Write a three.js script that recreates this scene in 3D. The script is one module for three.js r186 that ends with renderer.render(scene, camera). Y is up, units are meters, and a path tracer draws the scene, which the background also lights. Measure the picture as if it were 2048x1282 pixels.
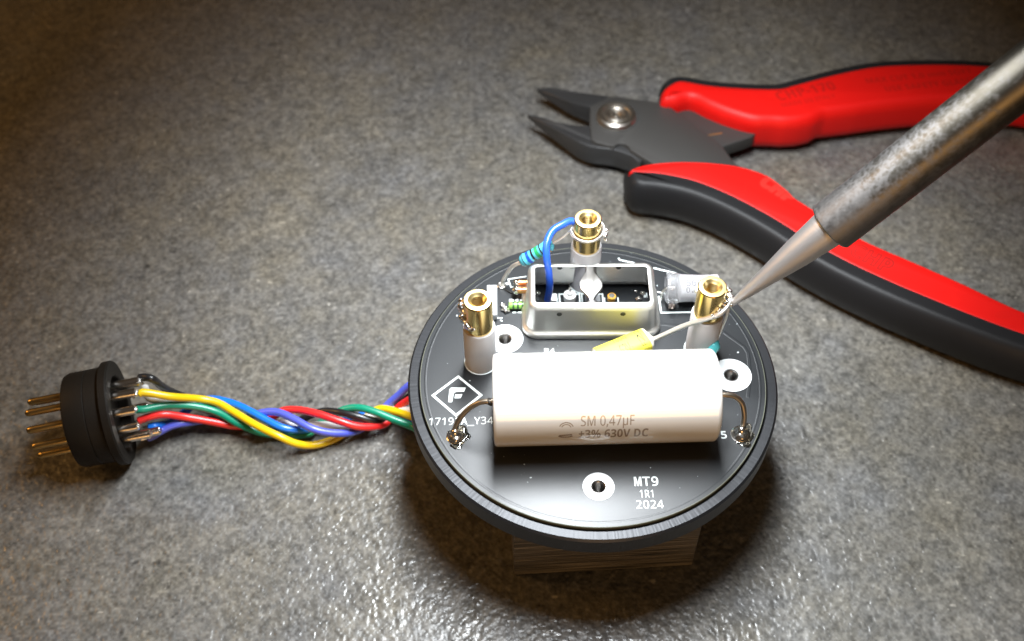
import * as THREE from 'three';
import { RoundedBoxGeometry } from 'three/addons/geometries/RoundedBoxGeometry.js';
import { mergeGeometries, toCreasedNormals } from 'three/addons/utils/BufferGeometryUtils.js';
import { RectAreaLightUniformsLib } from 'three/addons/lights/RectAreaLightUniformsLib.js';

// ---------- camera, light, exposure (lengths below are millimetres, turned into metres by MM) ----------
const MM = 0.001;
const scene = new THREE.Scene();
const camera = new THREE.PerspectiveCamera(31.98, 1024 / 641, 0.01, 5);
camera.position.set(-13.33 * MM, 177.44 * MM, 111.21 * MM);
camera.up.set(0.0174, 0.62934, -0.77694);
camera.lookAt(camera.position.x, camera.position.y - 0.77706, camera.position.z - 0.62943);
camera.focus = 0.181;
camera.userData.fStop = 20;
const renderer = new THREE.WebGLRenderer({ antialias: true });
renderer.toneMapping = THREE.LinearToneMapping;
renderer.toneMappingExposure = 1;
renderer.shadowMap.enabled = true;
RectAreaLightUniformsLib.init();
scene.background = new THREE.Color().setRGB(0.045, 0.032, 0.021);

const LAMP = { at: [-2, 152, -26], tilt: 14, w: 28, h: 98, radiance: 80, color: [0.92, 0.965, 1.0] };   // tilted towards the viewer
const ROOM = [
  { at: [-400, 260, -90], to: [-150, 0, -110], w: 130, h: 130, radiance: 8, color: [1.0, 0.5, 0.13], label: 'warm orange room lamp standing off the left side of the table' },
  { at: [25, 110, 480], to: [20, 30, 0], w: 200, h: 110, radiance: 6, color: [1.0, 0.55, 0.2], label: 'low warm room lamp standing in front of the table' },
];

// ---------- small helpers ----------
let seed = 7;
const rnd = () => { seed = (seed + 0x6d2b79f5) | 0; let t = Math.imul(seed ^ (seed >>> 15), 1 | seed); t = (t + Math.imul(t ^ (t >>> 7), 61 | t)) ^ t; return ((t ^ (t >>> 14)) >>> 0) / 4294967296; };
const V = (x, y, z) => new THREE.Vector3(x, y, z);
const v3 = (a) => new THREE.Vector3(a[0], a[1], a[2]);
const rad = (d) => (d * Math.PI) / 180;
const bases = new Map(), used = new Map();
function numbered(name) { const n = used.get(name) ?? 0; used.set(name, n + 1); return n ? name + '_' + String(n).padStart(3, '0') : name; }
function thing(name, label, category, base = [0, 0, 0], group) {
  const o = new THREE.Group(); o.name = numbered(name); o.position.set(base[0] * MM, base[1] * MM, base[2] * MM);
  o.userData = { label, category }; if (group) o.userData.group = group;
  bases.set(o, base); scene.add(o); return o;
}
function plain(g) {
  const k = g.index ? g.toNonIndexed() : g.clone();
  for (const n of Object.keys(k.attributes)) if (!['position', 'normal', 'uv'].includes(n)) k.deleteAttribute(n);
  if (!k.attributes.normal) k.computeVertexNormals();
  if (!k.attributes.uv) k.setAttribute('uv', new THREE.BufferAttribute(new Float32Array(k.attributes.position.count * 2), 2));
  k.clearGroups(); k.morphAttributes = {};
  return k;
}
// geometries in world millimetres -> one named mesh under parent (whose thing's base is taken off)
function part(name, geoms, material, parent, label) {
  const list = [].concat(geoms).map(plain), g = list.length > 1 ? mergeGeometries(list) : list[0], b = bases.get(parent) ?? [0, 0, 0];
  g.translate(-b[0], -b[1], -b[2]); g.scale(MM, MM, MM);
  const m = new THREE.Mesh(g, material); m.name = name; m.castShadow = m.receiveShadow = true;
  if (label) m.userData.label = label;
  parent.add(m); bases.set(m, b); return m;
}
const M = (o) => new THREE.MeshPhysicalMaterial(o);
const C = (r, g, b) => new THREE.Color().setRGB(r, g, b);
function tube(pts, r, seg = 8, n, tension = 0.5) {
  const c = new THREE.CatmullRomCurve3(pts.map(v3), false, 'centripetal', tension);
  const g = new THREE.TubeGeometry(c, n ?? Math.max(12, pts.length * 7), r, seg, false);
  const cap = (t, dir) => { const p = c.getPoint(t), d = c.getTangent(t).multiplyScalar(dir); const s = new THREE.SphereGeometry(r, seg, 6, 0, Math.PI * 2, 0, Math.PI / 2); s.scale(1, 0.5, 1); s.applyQuaternion(new THREE.Quaternion().setFromUnitVectors(V(0, 1, 0), d)); s.translate(p.x, p.y, p.z); return s; };
  return mergeGeometries([plain(g), plain(cap(0, -1)), plain(cap(1, 1))]);
}
function lathe(pts, seg = 64, crease = 0.6, start = 0) {
  const g = new THREE.LatheGeometry(pts.map((p) => new THREE.Vector2(p[0], p[1])), seg, start);
  return crease ? toCreasedNormals(g, crease) : g;
}
// a body of revolution along an axis: profile is [radius, distance from a towards b]
function turned(pts, a, b, seg = 48, crease = 0.6) {
  const g = lathe(pts, seg, crease), d = v3(b).sub(v3(a)).normalize();
  g.applyQuaternion(new THREE.Quaternion().setFromUnitVectors(V(0, 1, 0), d)); g.translate(a[0], a[1], a[2]); return g;
}
// outline of [x, z] points standing between two heights, edges rounded by bevel
function prism(pts, y0, y1, bevel = 0.3, seg = 3, holes = [], bevelT = bevel) {
  const s = new THREE.Shape(pts.map((p) => new THREE.Vector2(p[0], -p[1])));
  for (const h of holes) s.holes.push(new THREE.Path(h.map((p) => new THREE.Vector2(p[0], -p[1]))));
  const g = new THREE.ExtrudeGeometry(s, { depth: y1 - y0 - 2 * bevelT, bevelEnabled: bevel > 0, bevelSize: bevel, bevelThickness: bevelT, bevelOffset: -bevel, bevelSegments: seg, curveSegments: 12, steps: 1 });
  g.rotateX(-Math.PI / 2); g.translate(0, y0 + bevelT, 0);
  return toCreasedNormals(g, 0.75);
}
const smooth = (pts, n, closed = false) => new THREE.CatmullRomCurve3(pts.map((p) => V(p[0], 0, p[1])), closed, 'centripetal').getPoints(n).map((p) => [p.x, p.z]);
function offset(line, d) {
  return line.map((p, i) => { const a = line[Math.max(0, i - 1)], b = line[Math.min(line.length - 1, i + 1)], l = Math.hypot(b[0] - a[0], b[1] - a[1]); return [p[0] - ((b[1] - a[1]) / l) * d, p[1] + ((b[0] - a[0]) / l) * d]; });
}
const flatUV = (g, x0, z0, w, h) => { const p = g.attributes.position, uv = new Float32Array(p.count * 2); for (let i = 0; i < p.count; i++) { uv[i * 2] = (p.getX(i) - x0) / w; uv[i * 2 + 1] = 1 - (p.getZ(i) - z0) / h; } g.setAttribute('uv', new THREE.BufferAttribute(uv, 2)); return g; };
function blob(at, r, squash = 0.6, rough = 0.18, freq = 1.6) {
  const g = new THREE.IcosahedronGeometry(1, 5), p = g.attributes.position, o = [rnd() * 9, rnd() * 9, rnd() * 9];
  for (let i = 0; i < p.count; i++) { const x = p.getX(i), y = p.getY(i), z = p.getZ(i), k = 1 + rough * (Math.sin(x * freq * 2.1 + o[0]) * Math.cos(y * freq * 2.7 + o[1]) + 0.6 * Math.sin(z * freq * 3.7 + x * 2 + o[2])); p.setXYZ(i, x * k * r + at[0], y * k * r * squash + at[1], z * k * r + at[2]); }
  g.deleteAttribute('normal'); g.deleteAttribute('uv'); const q = toCreasedNormals(g.index ? g : g, 3); return q;
}

// ---------- computed textures ----------
function lattice(n, s) { const a = new Float32Array(n * n); let q = s; for (let i = 0; i < a.length; i++) { q = (Math.imul(q, 1664525) + 1013904223) | 0; a[i] = ((q >>> 8) & 0xffff) / 65535; } return a; }
// periodic value noise added into out (N x N), with f cells across
function addNoise(out, N, f, amp, s, fy = f) {
  const l = lattice(512, s);
  for (let y = 0; y < N; y++) {
    const Y = (y / N) * fy, yi = Math.floor(Y), ty = Y - yi, wy = ty * ty * (3 - 2 * ty), r0 = (yi % fy) % 512 * 512, r1 = ((yi + 1) % fy) % 512 * 512;
    for (let x = 0; x < N; x++) {
      const X = (x / N) * f, xi = Math.floor(X), tx = X - xi, wx = tx * tx * (3 - 2 * tx), c0 = (xi % f) % 512, c1 = ((xi + 1) % f) % 512;
      const a = l[r0 + c0], b = l[r0 + c1], c = l[r1 + c0], d = l[r1 + c1];
      out[y * N + x] += amp * (a + (b - a) * wx + (c - a + (a - b - c + d) * wx) * wy - 0.5);
    }
  }
}
function field(N, layers, s) { const a = new Float32Array(N * N); layers.forEach(([f, amp, fy], i) => addNoise(a, N, f, amp, s + i * 977, fy)); return a; }
function texture(N, fill, srgb, rep) {
  const d = new Uint8Array(N * N * 4), c = [0, 0, 0];
  for (let i = 0; i < N * N; i++) { fill(i, c); for (let k = 0; k < 3; k++) d[i * 4 + k] = Math.max(0, Math.min(255, c[k])); d[i * 4 + 3] = 255; }
  const t = new THREE.DataTexture(d, N, N); t.wrapS = t.wrapT = THREE.RepeatWrapping; t.magFilter = THREE.LinearFilter; t.minFilter = THREE.LinearMipmapLinearFilter; t.generateMipmaps = true;
  if (srgb) t.colorSpace = THREE.SRGBColorSpace; if (rep) t.repeat.set(rep, rep); t.needsUpdate = true; return t;
}
function canvasTexture(w, h, draw, srgb = true) {
  const c = document.createElement('canvas'); c.width = w; c.height = h; draw(c.getContext('2d'), w, h);
  const t = new THREE.CanvasTexture(c); if (srgb) t.colorSpace = THREE.SRGBColorSpace; t.anisotropy = 8; return t;
}

// ---------- lamps (out of the picture) ----------
function facing(at, to) { const q = new THREE.Object3D(); q.position.set(...at); q.lookAt(...to); q.updateMatrix(); return (g) => { g.applyMatrix4(q.matrix); return g; }; }
function areaLight(name, at, to, w, h, radiance, color) {
  const l = new THREE.RectAreaLight(C(...color), radiance, w * MM, h * MM); l.name = name;
  l.position.set(at[0] * MM, at[1] * MM, at[2] * MM); l.lookAt(to[0] * MM, to[1] * MM, to[2] * MM); scene.add(l);
}
{
  const { at, w, h } = LAMP, to = [at[0], at[1] - 100 * Math.cos(rad(LAMP.tilt)), at[2] + 100 * Math.sin(rad(LAMP.tilt))], put = facing(at, to);
  const t = thing('work_lamp', 'black work lamp with a long white diffuser hanging above the circuit board', 'lamp', at);
  const black = M({ color: C(0.02, 0.02, 0.02), roughness: 0.9, specularIntensity: 0.2 }), X = 26, Y = 52, D = 36;
  part('lamp_housing', put(new RoundedBoxGeometry(2 * X + 6, 2 * Y + 6, 10, 3, 2).translate(0, 0, -9)), black, t);
  for (const s of [-1, 1]) {  // unseen skirt walls, added to cut the beam off towards the table edges
    part('added_lamp_skirt', put(new THREE.BoxGeometry(2, 2 * Y + 4, D + 4).translate(s * (X + 1), 0, (D - 4) / 2)), black, t);
    part('added_lamp_skirt', put(new THREE.BoxGeometry(2 * X, 2, D + 4).translate(0, s * (Y + 1), (D - 4) / 2)), black, t);
  }
  part('lamp_diffuser', put(new THREE.BoxGeometry(w, h, 1).translate(0, 0, -2)), M({ color: C(0.8, 0.8, 0.8), emissive: C(...LAMP.color), emissiveIntensity: 2 }), t);
  areaLight('work_lamp_light', at, to, w, h, LAMP.radiance, LAMP.color);
}
for (const r of ROOM) {
  const t = thing('room_lamp', r.label, 'lamp', r.at), put = facing(r.at, r.to);
  part('lamp_shade', put(new RoundedBoxGeometry(r.w + 20, r.h + 20, 20, 3, 6).translate(0, 0, -14)), M({ color: C(0.3, 0.2, 0.1), roughness: 0.8 }), t);
  part('lamp_diffuser', put(new THREE.BoxGeometry(r.w, r.h, 1).translate(0, 0, -2)), M({ color: C(0.8, 0.7, 0.5), emissive: C(...r.color), emissiveIntensity: 1 }), t);
  areaLight('room_lamp_light', r.at, r.to, r.w, r.h, r.radiance, r.color);
}

// ---------- table top ----------
{
  const N = 2048, S = 300, cells = (mm) => Math.round(S / mm);
  const a = field(N, [[cells(60), 0.15], [cells(20), 0.2], [cells(6), 0.2], [cells(2.6), 0.25], [cells(1.3), 0.5], [cells(0.75), 1.0], [cells(0.42), 1.0]], 11);
  const warm = field(N, [[cells(14), 1], [cells(5), 0.8], [cells(2), 0.5]], 501), spot = field(N, [[cells(1.3), 1], [cells(0.7), 0.6]], 901), dark = field(N, [[cells(1.6), 1], [cells(0.8), 0.7], [cells(9), 0.5]], 1301);
  const map = texture(N, (i, c) => {
    let v = 102 + a[i] * 28, w = warm[i];
    if (spot[i] > 0.52) v += (spot[i] - 0.52) * 240;
    if (dark[i] > 0.62) v -= (dark[i] - 0.62) * 110;
    c[0] = v * (1.022 + 0.03 * w); c[1] = v * (1 + 0.005 * w); c[2] = v * (0.95 - 0.05 * w);
  }, true);
  const NB = 2048, SB = 120, cb = (mm) => Math.round(SB / mm);
  const b = field(NB, [[cb(1.7), 0.4], [cb(1.0), 1.0], [cb(0.62), 1.0], [cb(0.36), 0.35]], 77);
  const bump = texture(NB, (i, c) => { const h = 128 + 85 * Math.tanh(b[i] * 1.15); c[0] = c[1] = c[2] = h; }, false);
  bump.repeat.set(S / SB, S / SB);
  const rough = texture(1024, (() => { const f = field(1024, [[40, 1], [130, 1], [400, 1]], 33); return (i, c) => { c[0] = c[1] = c[2] = 128 + f[i] * 46; }; })(), false);
  const top = new RoundedBoxGeometry(760, 30, 640, 4, 4); top.translate(0, -15, -60); flatUV(top, -S / 2, -190, S, S);
  const m = part('table', top, M({ map, bumpMap: bump, bumpScale: 0.00024, roughness: 0.66, roughnessMap: rough, specularIntensity: 1 }), scene);
  m.userData = { kind: 'structure', label: 'dark grey mottled stone-look table top under everything', category: 'table' };
}

// ---------- materials ----------
const brass = M({ color: C(0.86, 0.63, 0.25), metalness: 1, roughness: 0.24 });
const brassTop = M({ color: C(0.9, 0.7, 0.33), metalness: 1, roughness: 0.33 });
const nylon = M({ color: C(0.57, 0.56, 0.57), roughness: 0.5, transmission: 0 });
const steel = M({ color: C(0.62, 0.61, 0.58), metalness: 1, roughness: 0.28 });
const canMetal = M({ color: C(0.78, 0.77, 0.73), metalness: 1, roughness: 0.48, bumpMap: texture(512, (() => { const f = field(512, [[20, 1], [60, 0.7], [160, 0.4]], 5); return (i, c) => { c[0] = c[1] = c[2] = 128 + 60 * f[i]; }; })(), false), bumpScale: 0.00004 });
const tinned = M({ color: C(0.5, 0.43, 0.34), metalness: 1, roughness: 0.36 });
const leadM = M({ color: C(0.8, 0.78, 0.74), metalness: 0.9, roughness: 0.5 });
const silver = M({ color: C(0.78, 0.76, 0.72), metalness: 1, roughness: 0.26 });
const solderM = M({ color: C(0.78, 0.76, 0.73), metalness: 1, roughness: 0.26 });
const flux = M({ color: C(0.9, 0.85, 0.75), roughness: 0.08, transmission: 1, thickness: 0.0004, ior: 1.5, attenuationColor: C(0.7, 0.55, 0.3), attenuationDistance: 0.003 });
const dust = M({ color: C(0.75, 0.76, 0.76), roughness: 0.8 });
const blackPlastic = M({ color: C(0.022, 0.019, 0.016), roughness: 0.5 });

// ---------- wooden block under the board ----------
{
  const t = thing('wooden_block', 'dark grained wooden block under the front of the round board', 'block', [0, 0, 10]);
  const N = 512, f = field(N, [[3, 0.6, 40], [4, 0.9, 90], [6, 0.9, 170], [60, 0.25, 256]], 61);
  const grain = (i, c) => { let v = 80 + f[i] * 66; if (f[i] < -0.45) v *= 0.5; c[0] = v; c[1] = v * 0.94; c[2] = v * 0.86; };
  const map = texture(N, grain, true), bump = texture(N, (i, c) => { c[0] = c[1] = c[2] = 128 + f[i] * 80; }, false);
  const g = new RoundedBoxGeometry(31, 20.3, 32, 3, 0.35), p = g.attributes.position, n = g.attributes.normal, uv = g.attributes.uv;
  for (let i = 0; i < p.count; i++) { const top = Math.abs(n.getY(i)) > 0.7; uv.setXY(i, (p.getX(i) + 15) / 34 + (Math.abs(n.getX(i)) > 0.7 ? p.getZ(i) / 34 : 0), top ? p.getZ(i) / 14 : p.getY(i) / 14); }
  g.rotateY(rad(2.4)); g.translate(1.0, 10.15, 7.4);
  part('block_body', g, M({ map, bumpMap: bump, bumpScale: 0.0003, roughness: 0.6 }), t);
}

// ---------- round circuit board with everything soldered to it ----------
const BY = 25, CZ = -0.36;                      // top of the board, z of its centre
const board = thing('circuit_board', 'round black circuit board with a white capacitor and three brass posts', 'circuit board', [0, BY - 4.6, CZ]);
{
  // metal ring
  const N = 1024, f = field(N, [[512, 1, 4], [256, 0.6, 3]], 21), lines = texture(N, (i, c) => { c[0] = c[1] = c[2] = 128 + 70 * f[i]; }, false); lines.repeat.set(1.6, 1);
  const ringM = M({ color: C(0.03, 0.031, 0.034), metalness: 0.6, roughness: 0.4, bumpMap: lines, bumpScale: 0.00005 });
  const ring = lathe([[26, -4.6], [30.6, -4.6], [31.1, -4.1], [31.1, -0.9], [30.75, -0.5], [29.45, -0.5], [29.3, -0.65], [29.3, -2.8], [26, -2.8], [26, -4.6]], 192); ring.translate(0, BY, CZ);
  part('base_ring', ring, ringM, board);
}
{
  // printed board
  const R = 29, W = 2048, px = W / (2 * R), X = (x) => (x + R) * px, Z = (z) => (z - CZ + R) * px;
  const white = '#e6efee';
  const map = canvasTexture(W, W, (c) => {
    c.fillStyle = '#15181b'; c.fillRect(0, 0, W, W);
    let q = 5; const r = () => { q = (Math.imul(q, 1664525) + 1013904223) | 0; return (q >>> 8) / 16777216; };
    for (let i = 0; i < 9000; i++) { c.fillStyle = `rgba(${r() < 0.5 ? '40,46,52' : '8,10,12'},0.25)`; c.fillRect(r() * W, r() * W, 2 + r() * 5, 2 + r() * 5); }
    c.lineJoin = 'miter'; c.lineCap = 'butt'; c.strokeStyle = c.fillStyle = white;
    const path = (w, pts, close) => { c.lineWidth = w * px; c.beginPath(); pts.forEach((p, i) => (i ? c.lineTo(X(p[0]), Z(p[1])) : c.moveTo(X(p[0]), Z(p[1])))); if (close) c.closePath(); c.stroke(); };
    const fill = (pts) => { c.beginPath(); pts.forEach((p, i) => (i ? c.lineTo(X(p[0]), Z(p[1])) : c.moveTo(X(p[0]), Z(p[1])))); c.closePath(); c.fill(); };
    path(0.42, [[-22.55, -0.3], [-18.7, 3.6], [-22.8, 7.55], [-26.7, 3.5]], true);
    fill([[-23.75, 1.95], [-21.25, 2.0], [-21.55, 2.85], [-22.9, 2.85], [-23.25, 3.15], [-23.45, 4.75], [-23.55, 4.95], [-24.15, 4.9], [-24.0, 2.3]]);
    fill([[-23.0, 3.35], [-21.8, 3.35], [-22.1, 4.15], [-23.1, 4.15]]);
    const text = (s, x, z, h, weight = '', sx = 1, rot = 0, font = 'monospace', stroke = 0) => { c.save(); c.translate(X(x), Z(z)); c.rotate(rot); c.scale(sx, 1); c.font = `${weight} ${h * px / 0.72}px ${font}`; c.textBaseline = 'alphabetic'; c.fillText(s, 0, 0); if (stroke) { c.lineWidth = stroke * px; c.strokeText(s, 0, 0); } c.restore(); };
    text('17192A_Y34T', -27.35, 9.4, 1.4, '', 0.92, -0.005, 'monospace', 0);
    text('MT9', 5.3, 21.45, 1.6, 'bold', 1.0, 0, 'monospace', 0);
    text('1R1', 5.95, 23.55, 1.35, '', 0.75, 0, 'monospace', 0);
    text('2024', 5.25, 25.45, 1.4, '', 0.95, 0, 'monospace', 0);
    text('5', 20.0, 12.95, 1.35, '', 1, 0, 'monospace', 0.12);
    text('R4', -8.0, -4.8, 1.2, '', 1, 0, 'monospace', 0.06);
    text('R', -12.9, -20.5, 1.3, 'bold', 1, -0.05, 'sans-serif', 0.08);
    text('R11', -13.9, -16.0, 1.2, 'bold', 1, 0, 'sans-serif', 0.04);
    path(0.22, [[-10.6, -22.5], [-13.9, -21.9], [-13.4, -20.0], [-10.6, -20.4]]);
    path(0.6, [[-14.9, -20.7], [-13.7, -20.9]]);
    path(0.3, [[6.4, -26.6], [6.6, -26.1], [9.2, -25.3]]); path(0.38, [[12.6, -24.0], [16.5, -22.6], [16.1, -21.2]]);
    path(0.26, [[12.7, -18.3], [15.0, -17.6]]); path(0.3, [[12.9, -17.3], [12.95, -13.45], [18.8, -13.45]]);
    path(0.3, [[-13.2, -14.1], [-12.6, -14.1]]); path(0.3, [[-12.3, -14.1], [-11.2, -14.1]]);
    path(0.25, [[-15.9, -12.9], [-15.0, -12.9]]); path(0.25, [[-15.4, -12.4], [-15.0, -12.2]]);
    // silkscreen inside the metal can
    path(0.22, [[-5.3, -15.5], [-5.3, -18.1], [-6.6, -18.0]]); path(0.28, [[-4.8, -15.5], [-4.8, -18.15], [-1.2, -18.1], [-1.2, -15.5]]); path(0.28, [[-0.8, -15.5], [-0.8, -18.1], [2.9, -18.0], [2.9, -15.5]]);
    path(0.2, [[3.2, -17.2], [3.2, -16]]); path(0.2, [[5.6, -17.2], [5.6, -16]]); text('M', 10.2, -17.0, 1.1, '', 0.8, 0, 'monospace', 0.05);
    // printed circle round each post
    for (const [x, z] of [[-18.75, -3.4], [18.9, -5.3], [-0.2, -20.9]]) { c.lineWidth = 0.24 * px; c.beginPath(); c.arc(X(x), Z(z), 2.72 * px, 0, 7); c.stroke(); }
    // lint and dust specks
    for (let i = 0; i < 75; i++) { const a = r() * 6.28, d = Math.sqrt(r()) * R, s = 0.04 + r() * 0.09; c.fillStyle = `rgba(205,215,215,${0.35 + r() * 0.6})`; c.beginPath(); c.ellipse(R * px + Math.cos(a) * d * px, R * px + Math.sin(a) * d * px, s * px, s * px * (0.6 + r()), r() * 3, 0, 7); c.fill(); }
    for (const [x, z, s] of [[-15.6, 7.2, 0.16], [21.6, -0.9, 0.18], [25.2, -4.4, 0.16], [-20.6, 0.6, 0.1], [-23.0, -13.6, 0.16]]) { c.fillStyle = '#cfd8da'; c.beginPath(); c.arc(X(x), Z(z), s * px, 0, 7); c.fill(); }
  });
  // copper tracks felt through the lacquer, edge line
  const bump = canvasTexture(1024, 1024, (c) => {
    const k = 1024 / (2 * R), x = (a) => (a + R) * k, z = (a) => (a - CZ + R) * k; c.fillStyle = '#404040'; c.fillRect(0, 0, 1024, 1024); c.strokeStyle = '#b0b0b0'; c.lineWidth = 0.5 * k; c.lineJoin = 'round';
    const p = (l) => { c.beginPath(); l.forEach((q, i) => (i ? c.lineTo(x(q[0]), z(q[1])) : c.moveTo(x(q[0]), z(q[1])))); c.stroke(); };
    p([[20.6, -9], [23.3, -8.9], [26.4, -5.6], [26.9, -4.2], [26.6, 0.5], [25.5, 5]]); p([[12, -11], [16, -10.4]]); 
    c.lineWidth = 0.3 * k; c.beginPath(); c.arc(512, 512, 28.1 * k, 0, 7); c.stroke();
    let q = 9; const r = () => { q = (Math.imul(q, 1664525) + 1013904223) | 0; return (q >>> 8) / 16777216; };
    for (let i = 0; i < 30000; i++) { c.fillStyle = r() < 0.5 ? 'rgba(90,90,90,0.35)' : 'rgba(40,40,40,0.35)'; c.fillRect(r() * 1024, r() * 1024, 2, 2); }
  }, false);
  const holes = [[-14.6, -8.2], [23.4, 0.4], [-0.25, 21.45]].map(([x, z]) => Array.from({ length: 28 }, (_, i) => [x + 1.1 * Math.cos(-i / 28 * 6.2832), z + 1.1 * Math.sin(-i / 28 * 6.2832)]));
  const circle = Array.from({ length: 180 }, (_, i) => [R * Math.cos((i / 180) * 6.2832), CZ + R * Math.sin((i / 180) * 6.2832)]);
  const slab = prism(circle, BY - 1.6, BY, 0.05, 1, holes); flatUV(slab, -R, CZ - R, 2 * R, 2 * R);
  part('board', slab, M({ map, bumpMap: bump, bumpScale: 0.00004, roughness: 0.37, ior: 1.52 }), board);
  part('board_edge', lathe([[28.9, BY - 1.62], [29.07, BY - 1.62], [29.07, BY - 0.1], [28.99, BY + 0.012], [28.9, BY + 0.012]], 180).translate(0, 0, CZ), M({ color: C(0.1, 0.105, 0.075), roughness: 0.6 }), board);
  for (const [x, z, r] of [[-14.6, -8.2, 3.15], [23.4, 0.4, 3.4], [-0.25, 21.45, 2.5]]) {
    const pad = part('mounting_pad', lathe([[1.15, BY - 0.02], [r, BY - 0.02], [r, BY + 0.05], [1.15, BY + 0.05]], 56).translate(x, 0, z), M({ color: C(0.74, 0.77, 0.78), roughness: 0.5 }), board);
    const lin = [[1.0, BY - 6], [1.16, BY - 6]]; lin.push([1.16, BY + 0.06], [1.3, BY + 0.07], [1.3, BY + 0.02], [1.02, BY - 0.1]);
    for (let k = 0; k < 9; k++) lin.push([0.86, BY - 0.35 - k * 0.5], [1.02, BY - 0.6 - k * 0.5]);
    part('threaded_sleeve', lathe(lin, 32).translate(x, 0, z), M({ color: C(0.3, 0.29, 0.28), metalness: 1, roughness: 0.35 }), pad);
    part('hole_floor', new THREE.CylinderGeometry(1.1, 1.1, 0.3, 20).translate(x, BY - 6.2, z), blackPlastic, pad);
  }
}
// brass posts on white spacers
const posts = [[-18.75, -3.4], [-0.2, -20.9], [18.9, -5.3]];
posts.forEach(([x, z], i) => {
  const sp = part('standoff', lathe([[1.3, BY + 0.02], [2.55, BY + 0.02], [2.66, BY + 0.12], [2.66, BY + 9.5], [2.6, BY + 9.65], [1.3, BY + 9.65], [1.3, BY]], 56).translate(x, 0, z), nylon, board);
  const y0 = BY + 9.66, y1 = BY + 16.4, pr = [[1.2, y0], [2.28, y0], [2.34, y0 + 0.08], [2.34, y1 - 0.22], [2.2, y1 - 0.02]];
  part('brass_sleeve', lathe(pr, 64).translate(x, 0, z), brass, sp);
  // turned end face and threaded bore
  const face = [[2.2, y1 - 0.02]]; for (let k = 1; k < 6; k++) face.push([2.2 - k * 0.13, y1 - 0.01 + (k % 2 ? 0.008 : 0)]); face.push([1.5, y1 - 0.03], [1.3, y1 - 0.25]);
  for (let k = 0; k < 12; k++) face.push([1.0, y1 - 0.45 - k * 0.5], [1.32, y1 - 0.7 - k * 0.5]);
  face.push([1.3, y1 - 6.6], [0, y1 - 6.6]);
  part('threaded_bore', lathe(face, 48, 0.35).translate(x, 0, z), brassTop, sp);
});
// white film capacitor
{
  const r = 7.36, L = 35, a = [-16.5, BY + r, 9.83], b = [18.5, BY + r, 9.53];
  const W = 1024, H = 1024, circ = 2 * Math.PI * r;
  const map = canvasTexture(W, H, (c) => {
    c.fillStyle = '#e4e2dd'; c.fillRect(0, 0, W, H);
    const U = (deg) => W * (0.5 - deg / 360), vv = (x) => H * (1 - (x - a[0]) / L), k = W / circ, kv = H / L;
    c.fillStyle = c.strokeStyle = '#8f8070';
    const put = (s, x, deg, h, width, weight = '') => { c.save(); c.translate(U(deg), vv(x)); c.transform(0, -kv, k, 0, 0, 0); c.font = `${weight} 10px sans-serif`; const m = c.measureText(s).width; c.scale(width / m, h / 7.3); c.fillText(s, 0, 0); c.restore(); };
    put('SM 0,47\u00b5F', -3.28, 19.2, 1.78, 8.3); put('\u00b13% 630V DC', -3.55, -1.2, 1.9, 10.8, 'bold');
    const line = (w, f) => { c.save(); c.translate(U(12), vv(-5.4)); c.transform(0, -kv, k, 0, 0, 0); c.lineWidth = w; f(); c.restore(); };
    line(0.16, () => { for (const q of [0.75, 1.1]) { c.beginPath(); c.arc(0, -0.6, q, Math.PI * 1.12, Math.PI * 1.9); c.stroke(); } });
    line(0.3, () => { c.beginPath(); c.ellipse(-0.1, 1.0, 1.0, 0.35, 0, 0.1, Math.PI - 0.1); c.stroke(); c.beginPath(); c.moveTo(-1.1, 0.95); c.lineTo(0.9, 0.75); c.stroke(); });
  });
  const prof = []; for (let k = 0; k <= 6; k++) { const t = (k / 6) * Math.PI / 2; prof.push([r - 0.55 + 0.55 * Math.sin(t), 0.55 - 0.55 * Math.cos(t)]); } for (let k = 6; k >= 0; k--) { const t = (k / 6) * Math.PI / 2; prof.push([r - 0.75 + 0.75 * Math.sin(t), L - 0.75 + 0.75 * Math.cos(t)]); }
  const g = new THREE.LatheGeometry(prof.map((p) => new THREE.Vector2(...p)), 128, Math.PI), uv = g.attributes.uv, p = g.attributes.position;
  for (let i = 0; i < p.count; i++) uv.setY(i, p.getY(i) / L);
  const put = (q) => { q.rotateZ(-Math.PI / 2); q.rotateY(Math.atan2(0.3, L)); q.translate(a[0], a[1], a[2]); return q; };
  const cap = part('film_capacitor', put(g), M({ map, roughness: 0.25, clearcoat: 1, clearcoatRoughness: 0.03 }), board, 'large white cylindrical film capacitor');
  const end = (y, s) => lathe([[0, y], [4, y + s * 0.05], [r - 0.9, y - s * 0.25], [r - 0.5, y - s * 0.3]], 64, 0.8);
  for (const q of [end(0.35, 1), end(L - 0.45, -1)]) part('end_fill', put(q), M({ color: C(0.7, 0.69, 0.66), roughness: 0.5 }), cap);
  part('lead', tube([[-15.6, BY + 7.3, 9.85], [-17.3, BY + 7.35, 10.0], [-18.6, BY + 7.0, 9.95], [-20.4, BY + 5.6, 10.1], [-22.0, BY + 3.6, 10.75], [-22.8, BY + 1.6, 11.3], [-22.95, BY - 0.4, 11.5]], 0.45, 14), tinned, cap);
  part('lead', tube([[17.6, BY + 7.3, 9.55], [20.1, BY + 7.35, 9.55], [21.6, BY + 6.9, 9.55], [22.9, BY + 5.7, 9.95], [23.5, BY + 3.8, 10.8], [23.55, BY + 1.8, 11.5], [23.3, BY - 0.4, 12.1]], 0.45, 14), tinned, cap);
  part('lead_bead', blob([-16.95, BY + 7.2, 10.0], 0.62, 1, 0.2), blackPlastic, cap);
}
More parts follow.
